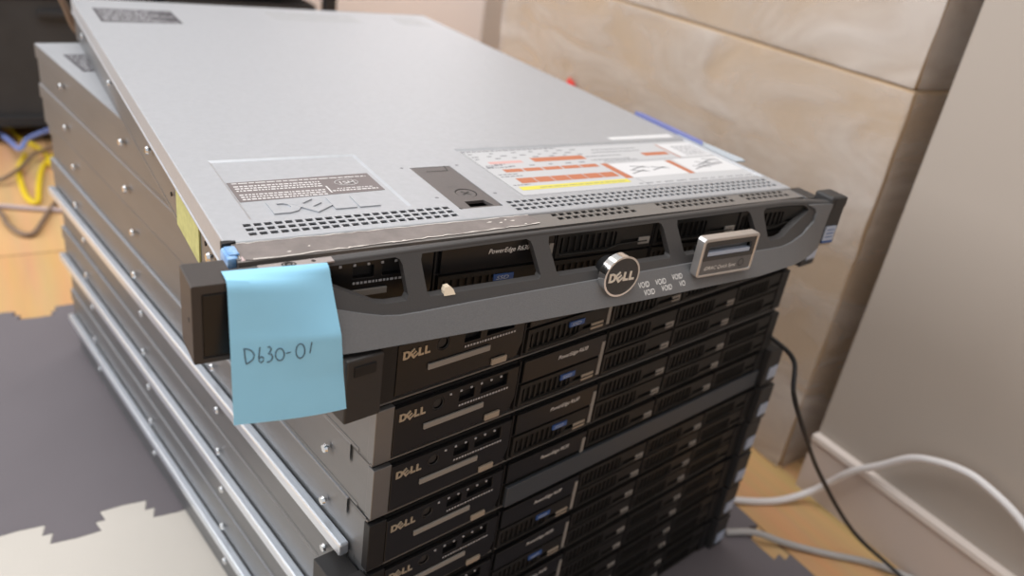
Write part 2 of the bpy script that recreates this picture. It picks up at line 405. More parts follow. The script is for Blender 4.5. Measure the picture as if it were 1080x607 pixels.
# ------------------------------------------------------------------ upper server: cover, tape, bezel
def make_top_server():
    root = make_server_body(True)
    root.location = (0, 0, (BASE - 43) * MM)
    # ---- cover with real vent holes
    holes = []
    for r_ in range(3):
        yc = (6.0, 11.8, 17.6)[r_]
        for k in range(22): xc = 16.1 + k * 5.75; holes.append(rect(xc - 2.1, xc + 2.1, yc - 1.8, yc + 1.8))
        for k in range(43): xc = 183.4 + k * 5.72; holes.append(rect(xc - 2.0, xc + 2.0, yc - 1.7, yc + 1.7))
    pan = rect(19.5, 117.5, 24.5, 121); info = rect(197, 431.5, 24.5, 121.5)
    lat = [(145, 13.5), (176, 13.5), (176, 88), (145, 88)]
    g = G(OFF)
    g.prism(rect(0, 434, 0, 665), holes + [pan, info, lat], flat(0), 0, -1)
    # recessed panels with sloping rims
    def dish(x0, x1, y0, y1, s, d):
        g.add([(x0, y0, 0), (x1, y0, 0), (x1, y1, 0), (x0, y1, 0), (x0 + s, y0 + s * .3, -d), (x1 - s, y0 + s * .3, -d), (x1 - s, y1 - s, -d), (x0 + s, y1 - s, -d)],
              [(4, 5, 6, 7), (0, 1, 5, 4), (1, 2, 6, 5), (2, 3, 7, 6), (3, 0, 4, 7)])
    dish(19.5, 117.5, 24.5, 121, 1.8, 1.1); dish(197, 431.5, 24.5, 121.5, 1.6, 1.0)
    # rolled front lip and side skirts
    prof = [(0, 0), (-1.0, -.15), (-1.7, -.8), (-1.9, -2.0)]
    vs = [(x, 0 + a, b) for x in (0, 434) for a, b in prof]; n = len(prof)
    g.add(vs, [(i, i + 1, n + i + 1, n + i) for i in range(n - 1)])
    for s, x in ((-1, 0), (1, 434)):
        pr = [(0, 0), (.5, -.2), (.8, -.8), (.8, -14.2), (1.5, -14.8), (1.5, -15.6), (.2, -15.6)]
        m_ = len(pr); g.add([(x + s * a, yy, b) for yy in (0, 665) for a, b in pr], [(i, i + 1, m_ + i + 1, m_ + i) for i in range(m_ - 1)])
    g.box(0, 434, 664, 665, -14, 0)
    cover = g.build('cover', M['zinc'], root, smooth=False)
    # embossed logo, as raised outlines
    g = G(OFF)
    logo_geo(g, 35, 31, 17.5, flat(0), -.35, -1.05, 1.08)
    g.build('embossed_logo', M['zinc'], cover)
    # regulatory label
    g = G(OFF); g.prism([(21.6, 52), (113, 55.5), (113, 86), (21.6, 83)], [], flat(0), -.95, -1.1)
    lb = g.build('regulatory_label', M['labeltaupe'], cover)
    g = G(OFF); r = random.Random(11); f = flat(0)
    for k, yy in enumerate((54.5, 58, 61.5)): dashes(g, 24, 76, yy, 1.7, f, -.88, r, .9, 3, .7)
    for k, yy in enumerate((68, 71.5, 75)): dashes(g, 24, 77, yy, 1.7, f, -.88, r, .9, 3, .7)
    dashes(g, 24, 110, 80.2, 1.3, f, -.88, r, 2, 7, .8); dashes(g, 80, 110, 58.5, 1.7, f, -.88, r, .9, 3, .7); dashes(g, 84, 108, 62, 1.2, f, -.88, r, 1, 3, .8)
    g.box(78, 79, 57, 68, -.95, -.86)
    ring = [(93.5 + 7.6 * cos(a * pi / 16), 72.2 + 5.0 * sin(a * pi / 16)) for a in range(33)]
    strokes(g, [ring], f, -.86, .4)
    text_geo(g, '1SM', 93.5, 69.6, 4.6, f, -.85, 0, .03, font_align='CENTER')
    g.build('label_print', M['printwhite'], lb)
    # cover latch
    g = G(OFF)
    g.prism([(147.5, 13.8), (173.5, 13.8), (175.8, 16.5), (175.8, 87.8), (145.2, 87.8), (145.2, 16.5)], [[(153.5, 15.6), (170.5, 15.6), (168, 25), (154, 25)], disc(162.5, 38.5, 7.4, 24)], flat(0), -.2, -2.2)
    g.box(146, 175, 14.2, 87, -6, -5)
    g.prism(disc(162.5, 38.5, 6.7, 24), [], flat(0), -.5, -3)
    lt = g.build('cover_latch', M['latch'], cover)
    g = G(OFF)
    strokes(g, [[(154, 79.5), (170, 79.5), (171.5, 88)]], f, -.05, .5)
    g.prism(rect(154, 170, 15.6, 24.6), [], flat(0), -4.2, -4.6)
    a_ = radians(35); cx, cy = 162.5, 38.5
    for t in (0, 1): strokes(g, [[(cx - 3.6 * cos(a_ + t * pi / 2), cy - 3.6 * sin(a_ + t * pi / 2)), (cx + 3.6 * cos(a_ + t * pi / 2), cy + 3.6 * sin(a_ + t * pi / 2))]], f, -.4, .7)
    g.build('latch_lock', M['latchdark'], lt)
    g = G(OFF)
    text_geo(g, 'LOCK', 154, 49, 2.2, f, -.1, 0, 0); g.build('latch_lettering', M['frame'], lt)
    g = G(OFF)
    for px, py in ((139.5, 88.5), (182, 88), (139, 34), (182, 34)): g.prism(disc(px, py, 1.3, 12), [], flat(0), .06, -.4)
    g.build('dimple', M['printdark'], cover)
    # information label
    z0 = -.9
    g = G(OFF); g.prism(rect(199.4, 429.6, 26.8, 118.5), [], flat(0), z0, z0 - .1)
    il = g.build('information_label', M['infopaper'], cover)
    def patch(name, mat, polys, w):
        g = G(OFF)
        for p in polys: g.prism(p, [], flat(0), w, None)
        return g.build(name, M[mat], il)
    for p_ in ([[(311, 44), (370, 45), (366, 74.5), (309, 74)], [(375, 45), (428, 44), (428, 77), (377, 76)], [(393, 80), (428, 81), (428, 113), (391, 112)]]): patch('diagram_panel', 'white', [p_], z0 + .05)
    for p_ in ([rect(249, 298, 88, 96.5)] + [rect(213 + k * 17.2, 228.8 + k * 17.2, 70.5, 76.8) for k in range(5)] + [rect(213 + k * 14.7, 226.9 + k * 14.7, 48.8, 58.5) for k in range(6)] +
          [[(303, 44), (310, 44), (308, 76), (302, 76)], [(368, 44), (374, 44), (373, 74), (367, 74)], rect(358, 385, 87.5, 94.5), rect(388.6, 390.2, 79, 112)]): patch('orange_block', 'orange', [p_], z0 + .06)
    patch('pink_block', 'pinkprint', [rect(210, 239, 88, 93)], z0 + .06)
    patch('yellow_bar', 'yellow', [rect(206, 302, 36.5, 43)], z0 + .06)
    g = G(OFF); r = random.Random(21)
    for yy in (98, 103, 109, 81): 
        x = 203
        while x < 300:
            g.prism(rect(x, x + r.uniform(3, 6), yy, yy + 1.8), [], f, z0 + .07, None); x += r.uniform(11, 20)
    for yy, xa in ((114.5, 200), ): dashes(g, xa, 286, yy, 1.6, f, z0 + .07, r, 2, 6, 1)
    for x, yy, l in ((204, 84, 14), (203, 80, 20), (204, 66, 16), (204, 62, 18), (204, 45.5, 14), (300, 84, 40), (300, 92, 36), (312, 100, 50), (316, 106, 46), (310, 80.5, 34), (212, 86, 10)):
        dashes(g, x, x + l, yy, 1.5, f, z0 + .07, r, 1, 4, .8)
    dashes(g, 222, 298, 39, 1.0, f, z0 + .08, r, 3, 9, 1)
    for k in range(6): dashes(g, 401, 426, 84 + k * 4, 1.6, f, z0 + .08, r, 2, 6, 1)
    for x0_, y0_ in ((316, 52), (322, 60), (340, 56), (382, 52), (392, 60), (405, 66)):   # the little exploded drawings
        strokes(g, [[(x0_, y0_), (x0_ + 14, y0_ + 5), (x0_ + 18, y0_ + 2)], [(x0_ + 3, y0_ + 7), (x0_ + 15, y0_ + 3)]], f, z0 + .08, .7)
    for k in range(6): g.prism(rect(396 + k * 4.4, 398.6 + k * 4.4, 55 + k, 60 + k), [], f, z0 + .085, None)
    dashes(g, 306, 425, 31.5, 1.3, f, z0 + .07, r, 3, 12, 3)
    strokes(g, [[(200.6, 27.8), (428.6, 27.8)], [(200.6, 27.8), (200.6, 117.6)], [(200.6, 117.6), (429, 117.6)]], f, z0 + .07, .35)
    strokes(g, [[(307, 77.6), (428, 79)], [(313, 28), (311, 43)]], f, z0 + .07, .25)
    g.build('small_print', M['printdark'], il)
    g = G(OFF); g.prism([(352, 126), (424, 126), (424, 135), (352, 133)], [], flat(0), .1, 0); g.build('blank_white_strip', M['white'], cover)
    # perforated grilles at the back and a few specks
    for xa, xb in ((205, 316), (372, 412)):
        g = G(OFF); g.prism(rect(xa, xb, 592, 636), [], flat(0), .12, 0); g.build('rear_vent_grille', M['perf'], cover)
    g = G(OFF)
    for px, py in ((196, 510), (208, 500), (214, 526), (236, 494), (244, 496), (297, 215), (298, 219), (118, 212), (30, 214)): g.prism(disc(px, py, 1.5, 8), [], flat(0), .05, -.2)
    g.build('scuff', M['printlight'], cover)
    rear_label(cover)
    # ---- dark strip between cover and bezel
    sh = []
    for x0_, n_ in ((203.5, 11), (292, 12), (376, 8)):
        for k in range(n_):
            for yc in (-5.0, -10.8): xc = x0_ + k * 6.0 + (1.5 if yc < -8 else 0); sh.append(rect(xc - 2.2, xc + 2.2, yc - 1.8, yc + 1.8))
    def stripf(u, v, w): return (u, v, -1.25 + (v + 1.9) * .02 + w)
    g = G(OFF)
    g.prism([(1, -1.9), (433, -1.9), (434, -17), (1, -22.5)], sh, stripf, 0, -1)
    # front fold with its own row of holes
    fh = []
    for x0_, n_ in ((225, 8), (315, 8), (388, 5)):
        for k in range(n_): xc = x0_ + k * 6; fh.append(rect(xc - 2.1, xc + 2.1, -5.6, -2.6))
    g.prism([(1, -8.5), (434, -8.5), (434, -1.55), (1, -1.6)], fh, lambda u, v, w: (u, lerp(-22.5, -17, u / 434.) + w, v), 0, 1)
    st = g.build('vent_strip', M['strip'], root)
    # a strip of tape covers the left half, its edges torn pale
    r = random.Random(2)
    edge = []; x = 3.
    up = [(3, -2.6)]
    while x < 184: x += r.uniform(2, 6); up.append((min(x, 185), -2.2 + r.uniform(-.5, .5)))
    lo = []; x = 186.
    while x > 6: lo.append((x, lerp(-22.5, -15.5, x / 186) + r.uniform(-.5, .5))); x -= r.uniform(3, 7)
    tp_poly = up + [(187, -9)] + lo + [(2.5, -20)]
    g = G(OFF); g.prism(tp_poly, [], stripf, .45, .1); tape = g.build('tape_strip', M['taupe'], root)
    tape['label'] = 'brown-grey tape with torn pale edges over the left vents'
    g = G(OFF)
    def ragged(line, wmin, wmax, side):
        a = [p for p in line]; b = [(p[0] + r.uniform(-.5, .5), p[1] + side * r.uniform(wmin, wmax)) for p in line]
        for i in range(len(a) - 1): g.add([stripf(*a[i], .6), stripf(*a[i + 1], .6), stripf(*b[i + 1], .6), stripf(*b[i], .6)], [(0, 1, 2, 3)])
    ragged(up, .3, 1.0, -1); ragged(lo, .2, 1.3, 1); ragged([(3, -2.6), (2.6, -10), (2.5, -20)], .2, .5, 1)
    for px, py, q in ((154, -7, 2.2), (161, -9, 1.6), (166, -6, 1.2), (170, -8, 2.), (176, -14, 1.2), (28, -17, 1.5), (40, -13, .8), (86, -19, 1.4), (92, -18.5, 1.6), (60, -19.5, 1.2)):
        g.prism([(px - q, py - .5), (px + q * .3, py - .8), (px + q, py + .2), (px + q * .2, py + .7)], [], stripf, .62, None)
    g.build('torn_edge', M['ragged'], tape)
    # blue release tab and black corner clip at the front left corner
    g = G(OFF); g.prism([(-2.5, -4), (5, -2.5), (5, -.8), (1, .2), (-2.2, .2)], [], flat(0), .5, -4); g.build('corner_clip', M['black'], root)
    g = G(OFF); g.box(-3.6, 2.6, -19, -4, -8.6, -.6, 1.8); g.box(-2, 3.4, -16, -6, -1, .2, .5); g.build('blue_release_tab', M['tapeblue'], root, smooth=True)
    g = G(OFF); g.box(2.8, 5.2, -21.5, -6, -6, -1.1, .8); g.build('peeled_film', M['pinkfoil'], root)
    # ---- side stuff
    add_rivets(root)
    g = G(OFF); g.prism([(60, -16.8), (122, -16.8), (122, -42), (60, -42)], [], lambda u, v, w: (.9 + w, u, v), -1.0, 0); g.build('side_sticker', M['sticker'], root)
    g = G(OFF)
    for y_, z_ in ((136, -27), (42, -20), (150, -9), (240, -6)): g.cyl((.2, y_, z_), (-1, 0, 0), 1.5, .9, 10)
    g.build('side_slot', M['black'], root)
    g = G(OFF); g.prism([(436, 102), (440, 106), (441, 190), (437, 198)], [], flat(0), 2.6, -2); bf = g.build('blue_film_strip', M['bluefilm'], root); bf['label'] = 'blue film along the right edge'
    g = G(OFF); g.prism([(435.8, 60), (447, 60), (449, 66), (445, 118), (439, 134), (435.8, 134)], [], flat(0), 0, -1.2); g.build('pale_film_tab', M['clearfilm'], root)
    add_fascia(root, True)
    # right ear, seen beside the bezel
    g = G(OFF); g.box(446, 463.5, -34, -16, -37, 3, 1.8); g.box(449, 463, -34.6, -33, -5.5, 2.6, .8); g.box(434.6, 452, -18, 4, -36, -3, .6)
    er = g.build('rack_ear', M['ear'], root)
    g = G(OFF); g.box(447.5, 460, -35, -33.8, -33, -21); el_ = g.build('ear_label', M['earlabel'], er)
    g = G(OFF); r = random.Random(4)
    for k in range(3): dashes(g, 449.5, 458, -24.5 - k * 3, 1.2, front(-35.1), 0, r, 1, 2, .6)
    g.box(447.5, 460, -35.1, -33.8, -35, -33); g.build('ear_label_print', M['bluelabel'], el_)
    g = G(OFF); g.box(444, 458, -35, -34, -36.9, -35.3); g.build('ear_edge_chip', M['beigelab'], er)

    # ---- bezel
    TB = [(-27, -35, -50), (0, -35, -52), (48, -33.5, -57.5), (170, -29, -58), (230, -28.5, -57.4), (359, -26, -53), (405, -25, -47), (430, -28, -40), (440, -31.5, -37.5), (448, -33, -36)]
    def ysurf(x, z): return lerp(interp(x, TB, 1), interp(x, TB, 2), (-3.5 - z) / 38.)
    bz = lambda u, v, w: (u, ysurf(u, v) + w, v)
    W1 = [(35, -7.5), (37.5, -5), (41, -3.6), (81, -3.6), (83.5, -4.8), (84.6, -7.5), (84.8, -21.5), (83, -23.6), (72, -23.6), (66, -22.6), (58, -19), (42, -12)]
    W5 = [(462 - a, b) for a, b in reversed(W1)]
    def win(a, b, c, d): return [(a + 1, -3.6), (b - 3.5, -3.6), (b - 1, -4.8), (b, -7.5), (c, -21.8), (c - 1.5, -23.4), (d + 1.5, -23.4), (d, -21.8), (a - .3, -6.5)]
    wins = [W1, win(96.3, 171, 172.2, 96.3), win(183, 277, 277.8, 184), win(290, 364, 366.5, 290.6), W5]
    g = G(OFF)
    outer = [(-6, -2.6), (446, -2.6), (443, -20), (440, -36), (430, -40), (400, -41), (-6, -41)]
    g.prism(outer, wins, bz, 0, 5.5, grid=9, back=False)
    # top roll
    xs = [-6 + 452 * i / 60 for i in range(61)]
    prof = [(0, -2.6), (.5, -1.8), (1.5, -1.2), (3.0, -.9), (8.5, -.8), (8.8, -4)]
    vs = []
    for x in xs:
        y0_ = ysurf(x, -2.6)
        kk = interp(x, [(-6, 5.), (60, 5.5), (172, 3.2), (300, 4.2), (443, 5.5)], 1)
        for a, b in prof: vs.append((x, y0_ + a * kk / 8.5 * (1 if a < 9 else 1), b))
    n = len(prof); g.add(vs, [(i * n + j, i * n + j + 1, (i + 1) * n + j + 1, (i + 1) * n + j) for i in range(60) for j in range(n - 1)])
    g.box(-6, 440, -33, -26, -42, -40.5)
    bzo = g.build('bezel_frame', M['frame'], root, smooth=True)
    # grey band
    LT = [(-6, -3.2), (36.5, -3.2), (30, -6), (28.3, -9.2), (29, -15.4), (42, -22), (58, -26), (68, -28.2), (78, -29.2), (90, -29.2), (124, -28.6), (213, -27.7), (300, -27.6), (364, -27.6), (378, -28.2), (392, -28.4),
          (404, -27), (418, -23.8), (432, -15.4), (433.4, -9.2), (432, -6), (425.5, -3.4), (437, -2.6), (447.5, -2.2), (445.5, -12), (443, -24), (440.5, -36.5), (432, -39.6), (420, -41), (399, -41.6), (359, -41.9), (230, -42), (72, -42), (-6, -41.8)]
    g = G(OFF); g.prism(LT, [], bz, -1.3, 4, grid=9, back=False)
    bb = g.build('bezel_band', M['band'], bzo, smooth=True)
    # lock plate on top left
    g = G(OFF); g.prism([(8, -38), (46, -34.5), (46, -29.2), (8, -30)], [disc(36, -31.8, 1.3, 12)], flat(0), -.3, -1.1)
    lp = g.build('lock_plate', M['lockplate'], bzo)
    g = G(OFF)
    for rr in (3.4, 1.7): strokes(g, [[(23 + rr * cos(a * pi / 10), -32.6 + rr * .62 * sin(a * pi / 10)) for a in range(21)]], flat(0), -.2, .4)
    g.prism(disc(36, -31.8, 1.3, 12), [], flat(0), -.7, None)
    g.build('lock_ring', M['latchdark'], lp)
    # black left end block with recessed front
    g = G(OFF); g.prism(rrect(-26.8, -6.2, -40, 1.8, 1.), [rrect(-22.5, -7.2, -37.5, -2.6, .6)], front(-48), 0, 24)
    g.box(-23, -7, -47, -24, -38, -2.2)
    eb = g.build('bezel_end_block', M['earL'], bzo, bevel=.5)
    g = G(OFF); g.box(-21.8, -8, -47.7, -46.5, -36.8, -3.4, .5); g.cyl((-26.4, -41, -19), (-1, 0, 0), 1.2, .6, 10); g.build('latch_button', M['blackgloss'], eb)
    # VOID security print left by a peeled seal
    g = G(OFF)
    for tx, x, z in (('VOID', 243.6, -35.6), ('VOID', 258.5, -35.6), ('VOID', 273.8, -34.6), ('VOID', 247.0, -39.8), ('VOID', 262.6, -39.3), ('VO', 279.0, -38.7)):
        text_geo(g, tx, x, z, 2.9, bz, -1.42, .1, .02, stretch=.95)
    vo = g.build('void_lettering', M['lettering'], bb)
    # round badge
    cx, cz, R_, yb = 224.4, -23.2, 13.9, -56.2
    g = G(OFF); g.cyl((cx, yb, cz), (0, 1, 0), R_ - .2, 6.2, 48, R_ - .2)
    g.prism(disc(cx, cz, R_, 48), [disc(cx, cz, R_ - 1.3, 48)], front(yb - .4), 0, 2)
    bd = g.build('round_badge', M['chrome'], root, smooth=True)
    g = G(OFF); g.cyl((cx, yb + 6.2, cz - 1), (0, 1, 0), R_ - 2.6, 11, 40, R_ - 6); g.build('badge_base', M['black'], bd, smooth=True)
    g = G(OFF); g.prism(disc(cx, cz, R_ - 1.3, 48), [], front(yb - .1), 0, .6); g.build('badge_face', M['badge'], bd)
    g = G(OFF); logo_geo(g, cx - 10.2, cz - 3.1, 6.2, front(yb - .5), 0, .4, .95); g.build('badge_logo', M['logosilver'], bd)
    # management module (rounded silver rim)
    yq = -56.
    out = rrect(291, 343.6, -34.2, -5.6, 2.6)
    inn = rrect(293.2, 341.6, -32.4, -8.2, 1.4)
    g = G(OFF); g.prism(out, [inn], front(yq), 0, 6.5, back=False)
    qs = g.build('module_rim', M['silver'], root, smooth=True, bevel=.5)
    g = G(OFF); g.prism(inn, [rrect(297, 338, -19.3, -11.6, .8)], front(yq + .6), 0, 1.5); g.box(296, 339, yq + 5, yq + 6, -20, -11)
    qf = g.build('module_face', M['band'], qs)
    g = G(OFF); g.prism(rrect(292.5, 342, -33.6, -7.5, 2), [], front(yq + 6), 0, 1); g.box(304, 338, yq + 6, yq + 20, -33, -20)
    g.build('module_body', M['black'], qs)
    g = G(OFF); g.prism([(293.3, -22.2), (341.5, -22.2), (341.5, -8.4), (293.3, -8.4)], [rrect(297, 338, -19.3, -11.6, .8)], front(yq + .4), 0, .4)
    g.build('module_slot_surround', M['frame'], qs)
    g = G(OFF); g.box(297.3, 337.8, yq + .8, yq + 4.6, -19.1, -16.2, .3); g.build('slot_lip', M['filler' if 0 else 'earlabel'], qs)
    g = G(OFF); strokes(g, [[(332 + 2.6 * cos(a * pi / 10), -27 + 2.6 * sin(a * pi / 10)) for a in range(21)]], front(yq + .45), 0, .3); g.build('sync_button', M['frame'], qs)
    g = G(OFF); text_geo(g, 'iDRAC Quick Sync', 297, -29.2, 2.7, front(yq + .5), 0, .2, .02, stretch=1.0); g.build('module_lettering', M['lettering'], qs)
    # beige scrap caught in the window
    g = G(OFF); g.prism([(106, -24), (113, -24), (112.4, -21.6), (110.4, -20), (107.6, -20.2), (106.4, -22)], [], bz, -.6, 3); g.build('peeled_label_scrap', M['scrap'], bzo)
    tag(root, 'silver rack server with grey bezel and round badge, topmost of the stack', 'server')
    return root

top = make_top_server()

# ------------------------------------------------------------------ the stack below
def make_bare_server():
    root = make_server_body()
    g = G(OFF); g.prism(rect(0, 434, 0, 665), [], flat(0), 0, -1)
    c = g.build('cover', M['zinc'], root)
    g = G(OFF)
    for s, x in ((-1, 0), (1, 434)):
        pr = [(0, 0), (.4, -.8), (.4, -14.6), (.1, -15)]
        m_ = len(pr); g.add([(x + s * a, yy, b) for yy in (0, 665) for a, b in pr], [(i, i + 1, m_ + i + 1, m_ + i) for i in range(m_ - 1)])
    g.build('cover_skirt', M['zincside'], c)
    rear_label(c)
    g = G(OFF); g.box(1, 433, -22, -1, -3.4, -2.2); g.build('vent_strip', M['strip'], root)
    g = G(OFF); g.box(421, 433.5, -27, -19, -42, -4, .5); g.build('right_cap', M['black'], root)
    add_fascia(root); add_rivets(root)
    return root
bare = make_bare_server()
bare_full = [bare]
ANG = radians(9.1)
O0 = Vector((62.2, -26.3))
Xd = Vector((cos(ANG), sin(ANG))); Yd = Vector((-sin(ANG), cos(ANG)))
names = ['bare-fronted server directly under the bezelled top server', 'second bare-fronted server below the bezelled top server', 'third bare-fronted server below the bezelled top server',
         'fourth bare-fronted server, with blue-grey filler panels along its lower row', 'server just below the one with blue-grey filler panels', 'middle-lower server, fifth from the bottom of the stack counted upwards minus one',
         'third server from the bottom of the stack', 'second server from the bottom of the stack', 'lowest server of the stack, resting on the foam mats']
names[5] = 'fourth server from the bottom of the stack'
shift = [0, 1.5, 3, 3, 5, 6, 8, 8, 9]
for k in range(9):
    s = bare if k == 0 else copy_tree(bare)
    p = O0 + Xd * shift[k]
    s.location = (p.x * MM, p.y * MM, (BASE - 43 - 43 * (k + 1)) * MM)
    s.rotation_euler = (0, 0, ANG + radians((0, .15, -.1, .1, -.15, .1, 0, .1, 0)[k]))
    tag(s, 'silver ' + names[k] if k else 'silver ' + names[0], 'server', 'bare-fronted servers in the stack')
    if k in (0, 3, 4, 5, 6, 7, 8): pass
stack = [o for o in COL.objects if o.parent is None and o.get('group') == 'bare-fronted servers in the stack']
stack.sort(key=lambda o: -o.location.z)
for k, s in enumerate(stack):
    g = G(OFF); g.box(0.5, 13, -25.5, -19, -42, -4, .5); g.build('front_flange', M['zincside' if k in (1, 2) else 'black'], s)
    if k not in (1, 2, 3): add_ear(s, -1)
    if k not in (1, 2): add_ear(s, 1)
    if k in (3, 5, 7):
        # slide rail member screwed along the side, catching the light
        g = G(OFF); g.box(-7, 0, -5, 662, -42.8, -33, 1.5); g.box(434, 441, -5, 662, -42.8, -33, 1.5)
        g.build('slide_rail', M['steelrail'], s)
    if k == 3:
        g = G(OFF); g.box(113, 431, -28.5, -25.5, -41.5, -23.5, .6); g.build('filler_panel', M['filler'], s)

# ------------------------------------------------------------------ sticky note
def note():
    def prof(side, t):
        # side 0 = left, 1 = right; t = 0 top .. 1 bottom -> (y, z)
        Lp = [(0, (-37.5, 2.5)), (.10, (-43, 2.9)), (.155, (-47.6, 3.0)), (.19, (-49.8, .6)), (.5, (-56.2, -24)), (1, (-65.5, -66.5))]
        Rp = [(0, (-38.0, 1.0)), (.07, (-41.2, -.8)), (.155, (-43.8, -6.2)), (.5, (-57.6, -31)), (.75, (-60.6, -52)), (1, (-65, -71.5))]
        P = Lp if side == 0 else Rp
        for (a, p), (b, q) in zip(P, P[1:]):
            if t <= b:
                k = (t - a) / (b - a); return lerp(p[0], q[0], k), lerp(p[1], q[1], k)
        return P[-1][1]
    def f(u, v, w):
        # u across 0..1, v down 0..1, w towards the viewer
        yl, zl = prof(0, v); yr, zr = prof(1, v); k = u * u * (3 - 2 * u) * .4 + u * .6
        x = lerp(-10.8, lerp(40.8, 44.2, v), u) + (1 - u) * (-2.4 * v)
        y = lerp(yl, yr, k); z = lerp(zl, zr, k)
        bow = 1.6 * sin(pi * u) * (1 if v > .12 else v / .12) + .8 * sin(pi * min(1, v * 2.2)) * sin(pi * u * 1.3 + .4)
        return (x, y - bow - w, z)
    g = G((15, -50, -BASE)); nu, nv = 24, 40
    vs = [f(i / nu, j / nv, 0) for j in range(nv + 1) for i in range(nu + 1)]
    vb = [f(i / nu, j / nv, -.15) for j in range(nv + 1) for i in range(nu + 1)]
    n = len(vs); q = lambda i, j: j * (nu + 1) + i
    fs = [(q(i, j), q(i + 1, j), q(i + 1, j + 1), q(i, j + 1)) for j in range(nv) for i in range(nu)]
    g.add(vs + vb, fs + [tuple(n + k for k in reversed(t)) for t in fs] +
          [(q(i, 0), n + q(i, 0), n + q(i + 1, 0), q(i + 1, 0)) for i in range(nu)] + [(q(i, nv), q(i + 1, nv), n + q(i + 1, nv), n + q(i, nv)) for i in range(nu)] +
          [(q(0, j), q(0, j + 1), n + q(0, j + 1), n + q(0, j)) for j in range(nv)] + [(q(nu, j), n + q(nu, j), n + q(nu, j + 1), q(nu, j + 1)) for j in range(nv)])
    o = g.build('sticky_note', M['note'], smooth=True, loc=(.015, -.050, 0))
    tag(o, 'light blue sticky note with handwriting, stuck to the left end of the grey bezel', 'sticky note')
    S = [[(0.114, 0.559), (0.115, 0.592), (0.122, 0.639)], [(0.104, 0.553), (0.144, 0.555), (0.177, 0.566), (0.194, 0.587), (0.184, 0.613), (0.154, 0.631), (0.121, 0.642)],
         [(0.244, 0.544), (0.237, 0.575), (0.23, 0.605), (0.232, 0.628), (0.249, 0.636), (0.268, 0.626), (0.271, 0.608), (0.254, 0.6), (0.235, 0.609)],
         [(0.308, 0.545), (0.328, 0.542), (0.342, 0.554), (0.327, 0.576), (0.312, 0.583), (0.339, 0.587), (0.35, 0.601), (0.34, 0.621), (0.318, 0.632), (0.297, 0.634)],
         [(0.411, 0.553), (0.431, 0.556), (0.446, 0.568), (0.452, 0.586), (0.447, 0.605), (0.433, 0.62), (0.413, 0.627), (0.393, 0.624), (0.379, 0.612), (0.373, 0.594), (0.378, 0.575), (0.392, 0.56), (0.411, 0.553)],
         [(0.469, 0.583), (0.51, 0.578)],
         [(0.606, 0.528), (0.625, 0.535), (0.637, 0.553), (0.639, 0.576), (0.63, 0.598), (0.612, 0.613), (0.59, 0.618), (0.571, 0.61), (0.558, 0.593), (0.557, 0.57), (0.566, 0.548), (0.584, 0.532), (0.606, 0.528)],
         [(0.707, 0.521), (0.697, 0.553), (0.684, 0.589)]]
    g = G((15, -50, -BASE))
    for line in S:
        g.tube([f(u, v, .12) for u, v in line], .28, 5)
    g.build('handwriting', M['ink'], o)
note()

# ------------------------------------------------------------------ cables
def smooth_path(P, n=8):
    P = [Vector(p) for p in P]; out = []
    Q = [P[0] * 2 - P[1]] + P + [P[-1] * 2 - P[-2]]
    for i in range(1, len(Q) - 2):
        for k in range(n):
            t = k / n; a, b, c, d = Q[i - 1], Q[i], Q[i + 1], Q[i + 2]
            out.append(.5 * ((2 * b) + (c - a) * t + (2 * a - 5 * b + 4 * c - d) * t * t + (3 * b - a - 3 * c + d) * t ** 3))
    out.append(P[-1]); return out
def cable(name, pts, r, mat, label, group=None, cat='cable'):
    """pts in mm, z measured up from the mats"""
    P = smooth_path(pts); o0 = P[0]
    g = G((o0.x, o0.y, min(p.z for p in P) - r)); g.tube(P, r, 10)
    o = g.build(name, M[mat], smooth=True, loc=(o0.x * MM, o0.y * MM, (min(p.z for p in P) - r) * MM))
    return tag(o, label, cat, group)
cable('power_cord', [(512, 30, 262), (500, -12, 262), (484, -34, 242), (521, -35, 190), (591, -28, 110), (654, -54, 30), (679, -106, 4.), (672, -190, -4), (680, -300, -7)], 2.3, 'black_cord', 'thin black cord hanging from the right side of the stack down to the floor')
cable('network_cable', [(570, 90, -5.6), (602, 64, -5.6), (652, 42, -5.6), (694, 26, 10), (696, -4, 60), (697, -33, 93), (697, -58, 122), (697, -80, 136), (697, -108, 146), (697, -134, 147), (697, -178, 135), (697, -230, 100), (697, -300, 20)], 4.2, 'white_cord', 'white cable looping up against the right wall')
cable('network_cable', [(540, 22, 4.2), (572, 8, 4.2), (602, -13, -4.), (634, -41, -6.), (681, -82, -6.), (705, -131, -6.), (700, -220, -6.)], 3.8, 'grey_cord', 'grey cable lying flat on the wood floor by the right wall')
cable('network_cable', [(-200, 1650, -5), (-77, 1603, -5), (-47, 1509, -5), (-12, 1421, -5), (-5, 1340, -5), (20, 1290, -5)], 4.5, 'yellow_cord', 'yellow cable stretching away towards the black shelf unit', 'yellow cables behind the stack')
cable('network_cable', [(-45, 1404, -5), (-60, 1330, -5), (-62, 1260, -5), (-57, 1174, -5), (-43, 1150, -5), (-34, 1236, -5), (-20, 1330, -5), (10, 1400, -5)], 5, 'yellow_cord', 'yellow cable bent into a narrow loop on the wood floor', 'yellow cables behind the stack')
cable('network_cable', [(-140, 1600, 7), (-91, 1558, 7), (-82, 1513, 7), (-65, 1447, 7), (-53, 1366, 20), (-35, 1423, 22), (10, 1480, 22)], 4.5, 'blue_cord', 'pale blue cable lying among the yellow ones')
cable('power_cord', [(-180, 1160, -5), (-103, 1144, -5), (-70, 1130, -5), (-18, 1108, -5), (40, 1090, -5)], 4, 'pink_cord', 'pinkish grey cord running straight across the wood floor at left')
